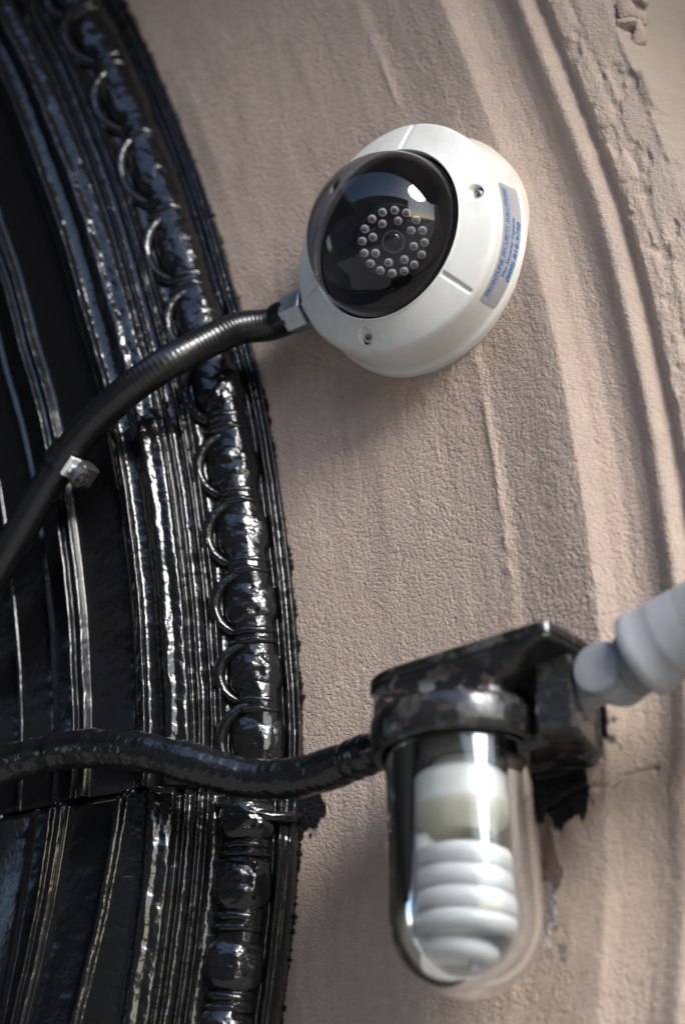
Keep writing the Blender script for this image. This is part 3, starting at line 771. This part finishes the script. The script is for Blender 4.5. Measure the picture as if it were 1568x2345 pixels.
def chunk(name, shape, c_=.25, par=lm, smooth=False):
    V, Fc = shape; return fix_normals(mesh(name, V, Fc, M['chipped'], par, smooth, dict(chip=[c_] * len(V))))
lo = rrect(-.0495, .0840, -.0350, .043, .007, lrad=.030); nl = len(lo)
Vl = np.concatenate([np.c_[lo * s_, np.full(nl, z_)] for z_, s_ in ((.0334, .985), (.0341, 1.0), (.0386, 1.0), (.0398, .97))])
Fl = grid_faces(4, nl, True).tolist() + [list(range(nl))[::-1], [3 * nl + i for i in range(nl)]]
chunk('lid', (Vl, Fl), .2, smooth=False)
V, Fc = lathe(smooth_prof([(.0475, .013), (.0492, .011), (.0497, .004), (.0490, -.003), (.0480, -.006), (.0468, -.008), (.0432, -.008), (.0425, -.004), (.0420, .008), (.0, .009)], 3), 64)
chunk('collar', (V, Fc), .15, smooth=True)
chunk('mount_block', box(.012, .060, .004, .060, -.012, .029, .006), .2)
V, Fc = box(.056, .078, -.012, .030, -.014, .0310, .0022)
a_ = R_(17); V = np.stack([.064 + (V[:, 0] - .064) * math.cos(a_) - V[:, 1] * math.sin(a_), (V[:, 0] - .064) * math.sin(a_) + V[:, 1] * math.cos(a_), V[:, 2]], -1)
chunk('end_flange', (V, Fc), .05)
sb = mesh('socket', *lathe([(0, .004), (.022, .004), (.022, -.006), (.018, -.012), (0, -.012)], 32), M['brass'], lm)
jp = [(.0410, .004), (.0412, -.004)] + [(.0414 + .0004 * t_, -.004 - .094 * t_) for t_ in np.linspace(.1, 1, 8)]
jp += [(.0418 * math.cos(a_), -.098 - .046 * math.sin(a_)) for a_ in np.linspace(.06, math.pi / 2 - .002, 26)]
ins = [(max(r_ - .0013, .0001), z_ + (.0 if z_ > -.09 else .0014)) for r_, z_ in jp][::-1]
mesh('glass_jar', *lathe(jp + ins + [jp[0]], 88), M['glass'], lm)

cf = thing('light_bulb', 'white spiral compact fluorescent bulb inside the clear glass jar', 'light bulb', tuple(O), (TILT, 0, 0))
cf.scale = (1.10, 1.10, 1.04)
mesh('ballast', *lathe(smooth_prof([(.0125, -.008), (.0150, -.014), (.0215, -.0185), (.0258, -.0225), (.0266, -.027), (.0266, -.037), (.0262, -.0385)], 4), 56), M['ballast'], cf)
mesh('ballast_cap', *lathe(smooth_prof([(.0262, -.0385), (.0254, -.041), (.0222, -.0455), (.0175, -.0500), (.0150, -.0525), (.010, -.0532), (0, -.0532)], 4), 56), M['cream'], cf)
sp_ = []
A0 = R_(205)
sp_ += [(.0195 * math.cos(A0), .0195 * math.sin(A0), z_) for z_ in np.linspace(-.050, -.0630, 5)]
nt_ = 3.6; N_ = 150
for i in range(1, N_ + 1):
    t_ = i / N_; a_ = A0 + t_ * nt_ * 2 * math.pi
    rr_ = .0195 + (.0244 - .0195) * float(sstep(0, .08, t_))
    sp_.append((rr_ * math.cos(a_), rr_ * math.sin(a_), -.0650 - .0425 * t_))
for i in range(1, 60):
    t_ = i / 59; a_ = A0 + (nt_ + t_ * 1.15) * 2 * math.pi
    sp_.append(((.0244 - .0185 * t_ ** 1.1) * math.cos(a_), (.0244 - .0185 * t_ ** 1.1) * math.sin(a_), -.1075 - .0105 * float(sstep(0, .8, t_))))
mesh('spiral_tube', *tube(sp_, .0055, 18), M['bulb'], cf)

# ------------------------------------------------------------------ grey conduit on the right
DX = np.array([.96, 0.02, .27]); DX /= np.linalg.norm(DX)
B0 = at(1474, 1498, .050)
gp = thing('grey_conduit', 'pale grey plastic conduit with a belled end entering at the right edge', 'conduit', tuple(B0))
qg = Vector(DX).to_track_quat('X', 'Z'); gp.rotation_mode = 'QUATERNION'; gp.rotation_quaternion = qg
mesh('bell', *lathe([(.0205, .004), (.0215, -.0015), (.0238, -.002), (.0243, 0), (.0243, .0040), (.0230, .0060), (.0228, .0165), (.02295, .0175), (.0226, .0195), (.0219, .034)], 56, 'x'), M['pvc'], gp)
mesh('tube', *lathe([(.0180, .006), (.0214, .0300), (.0216, .0330), (.0212, .62), (.018, .62)], 56, 'x'), M['pvc'], gp)
E0 = at(1360, 1528, .0665) + np.array([0, .0185, 0])
ef = thing('conduit_elbow', 'pale grey elbow fitting with round cap between lamp box and conduit', 'pipe fitting', tuple(E0), (0, R_(-6), 0))
ef.rotation_euler = (0, R_(-8), 0)
V, Fc = lathe(smooth_prof([(0, -.0185), (.0118, -.0184), (.0132, -.0174), (.0136, -.015), (.0137, -.012)], 3), 44, 'y')
mesh('cap', V, Fc, M['pvc'], ef)
V, Fc = lathe(smooth_prof([(.0125, -.0122), (.0152, -.0118), (.0160, -.008), (.0162, .008), (.0150, .016), (.011, .021), (.004, .0228), (0, .023)], 4), 44, 'y')
mesh('body', V, Fc, M['pvc'], ef)
V, Fc = lathe([(0, -.030), (.0132, -.030), (.0132, .026), (0, .026)], 36, 'x')
mesh('hub', V, Fc, M['pvc'], ef)
mesh('neck', *lathe([(0, .012), (.0178, .012), (.0178, .042), (0, .042)], 40, 'x'), plain('shaded pvc grey', (0.16, 0.17, 0.18), 0.5), ef)  # darker grey than the fitting, painting in the shadow between elbow and bell
V, Fc = box(-.0270, -.0220, -.0135, .0145, -.0150, .0150, .002)
mesh('lock_nut', V, Fc, M['pvc'], ef, False)

print('tris', sum(len(o.data.polygons) * 2 for o in bpy.data.objects if o.type == 'MESH'))
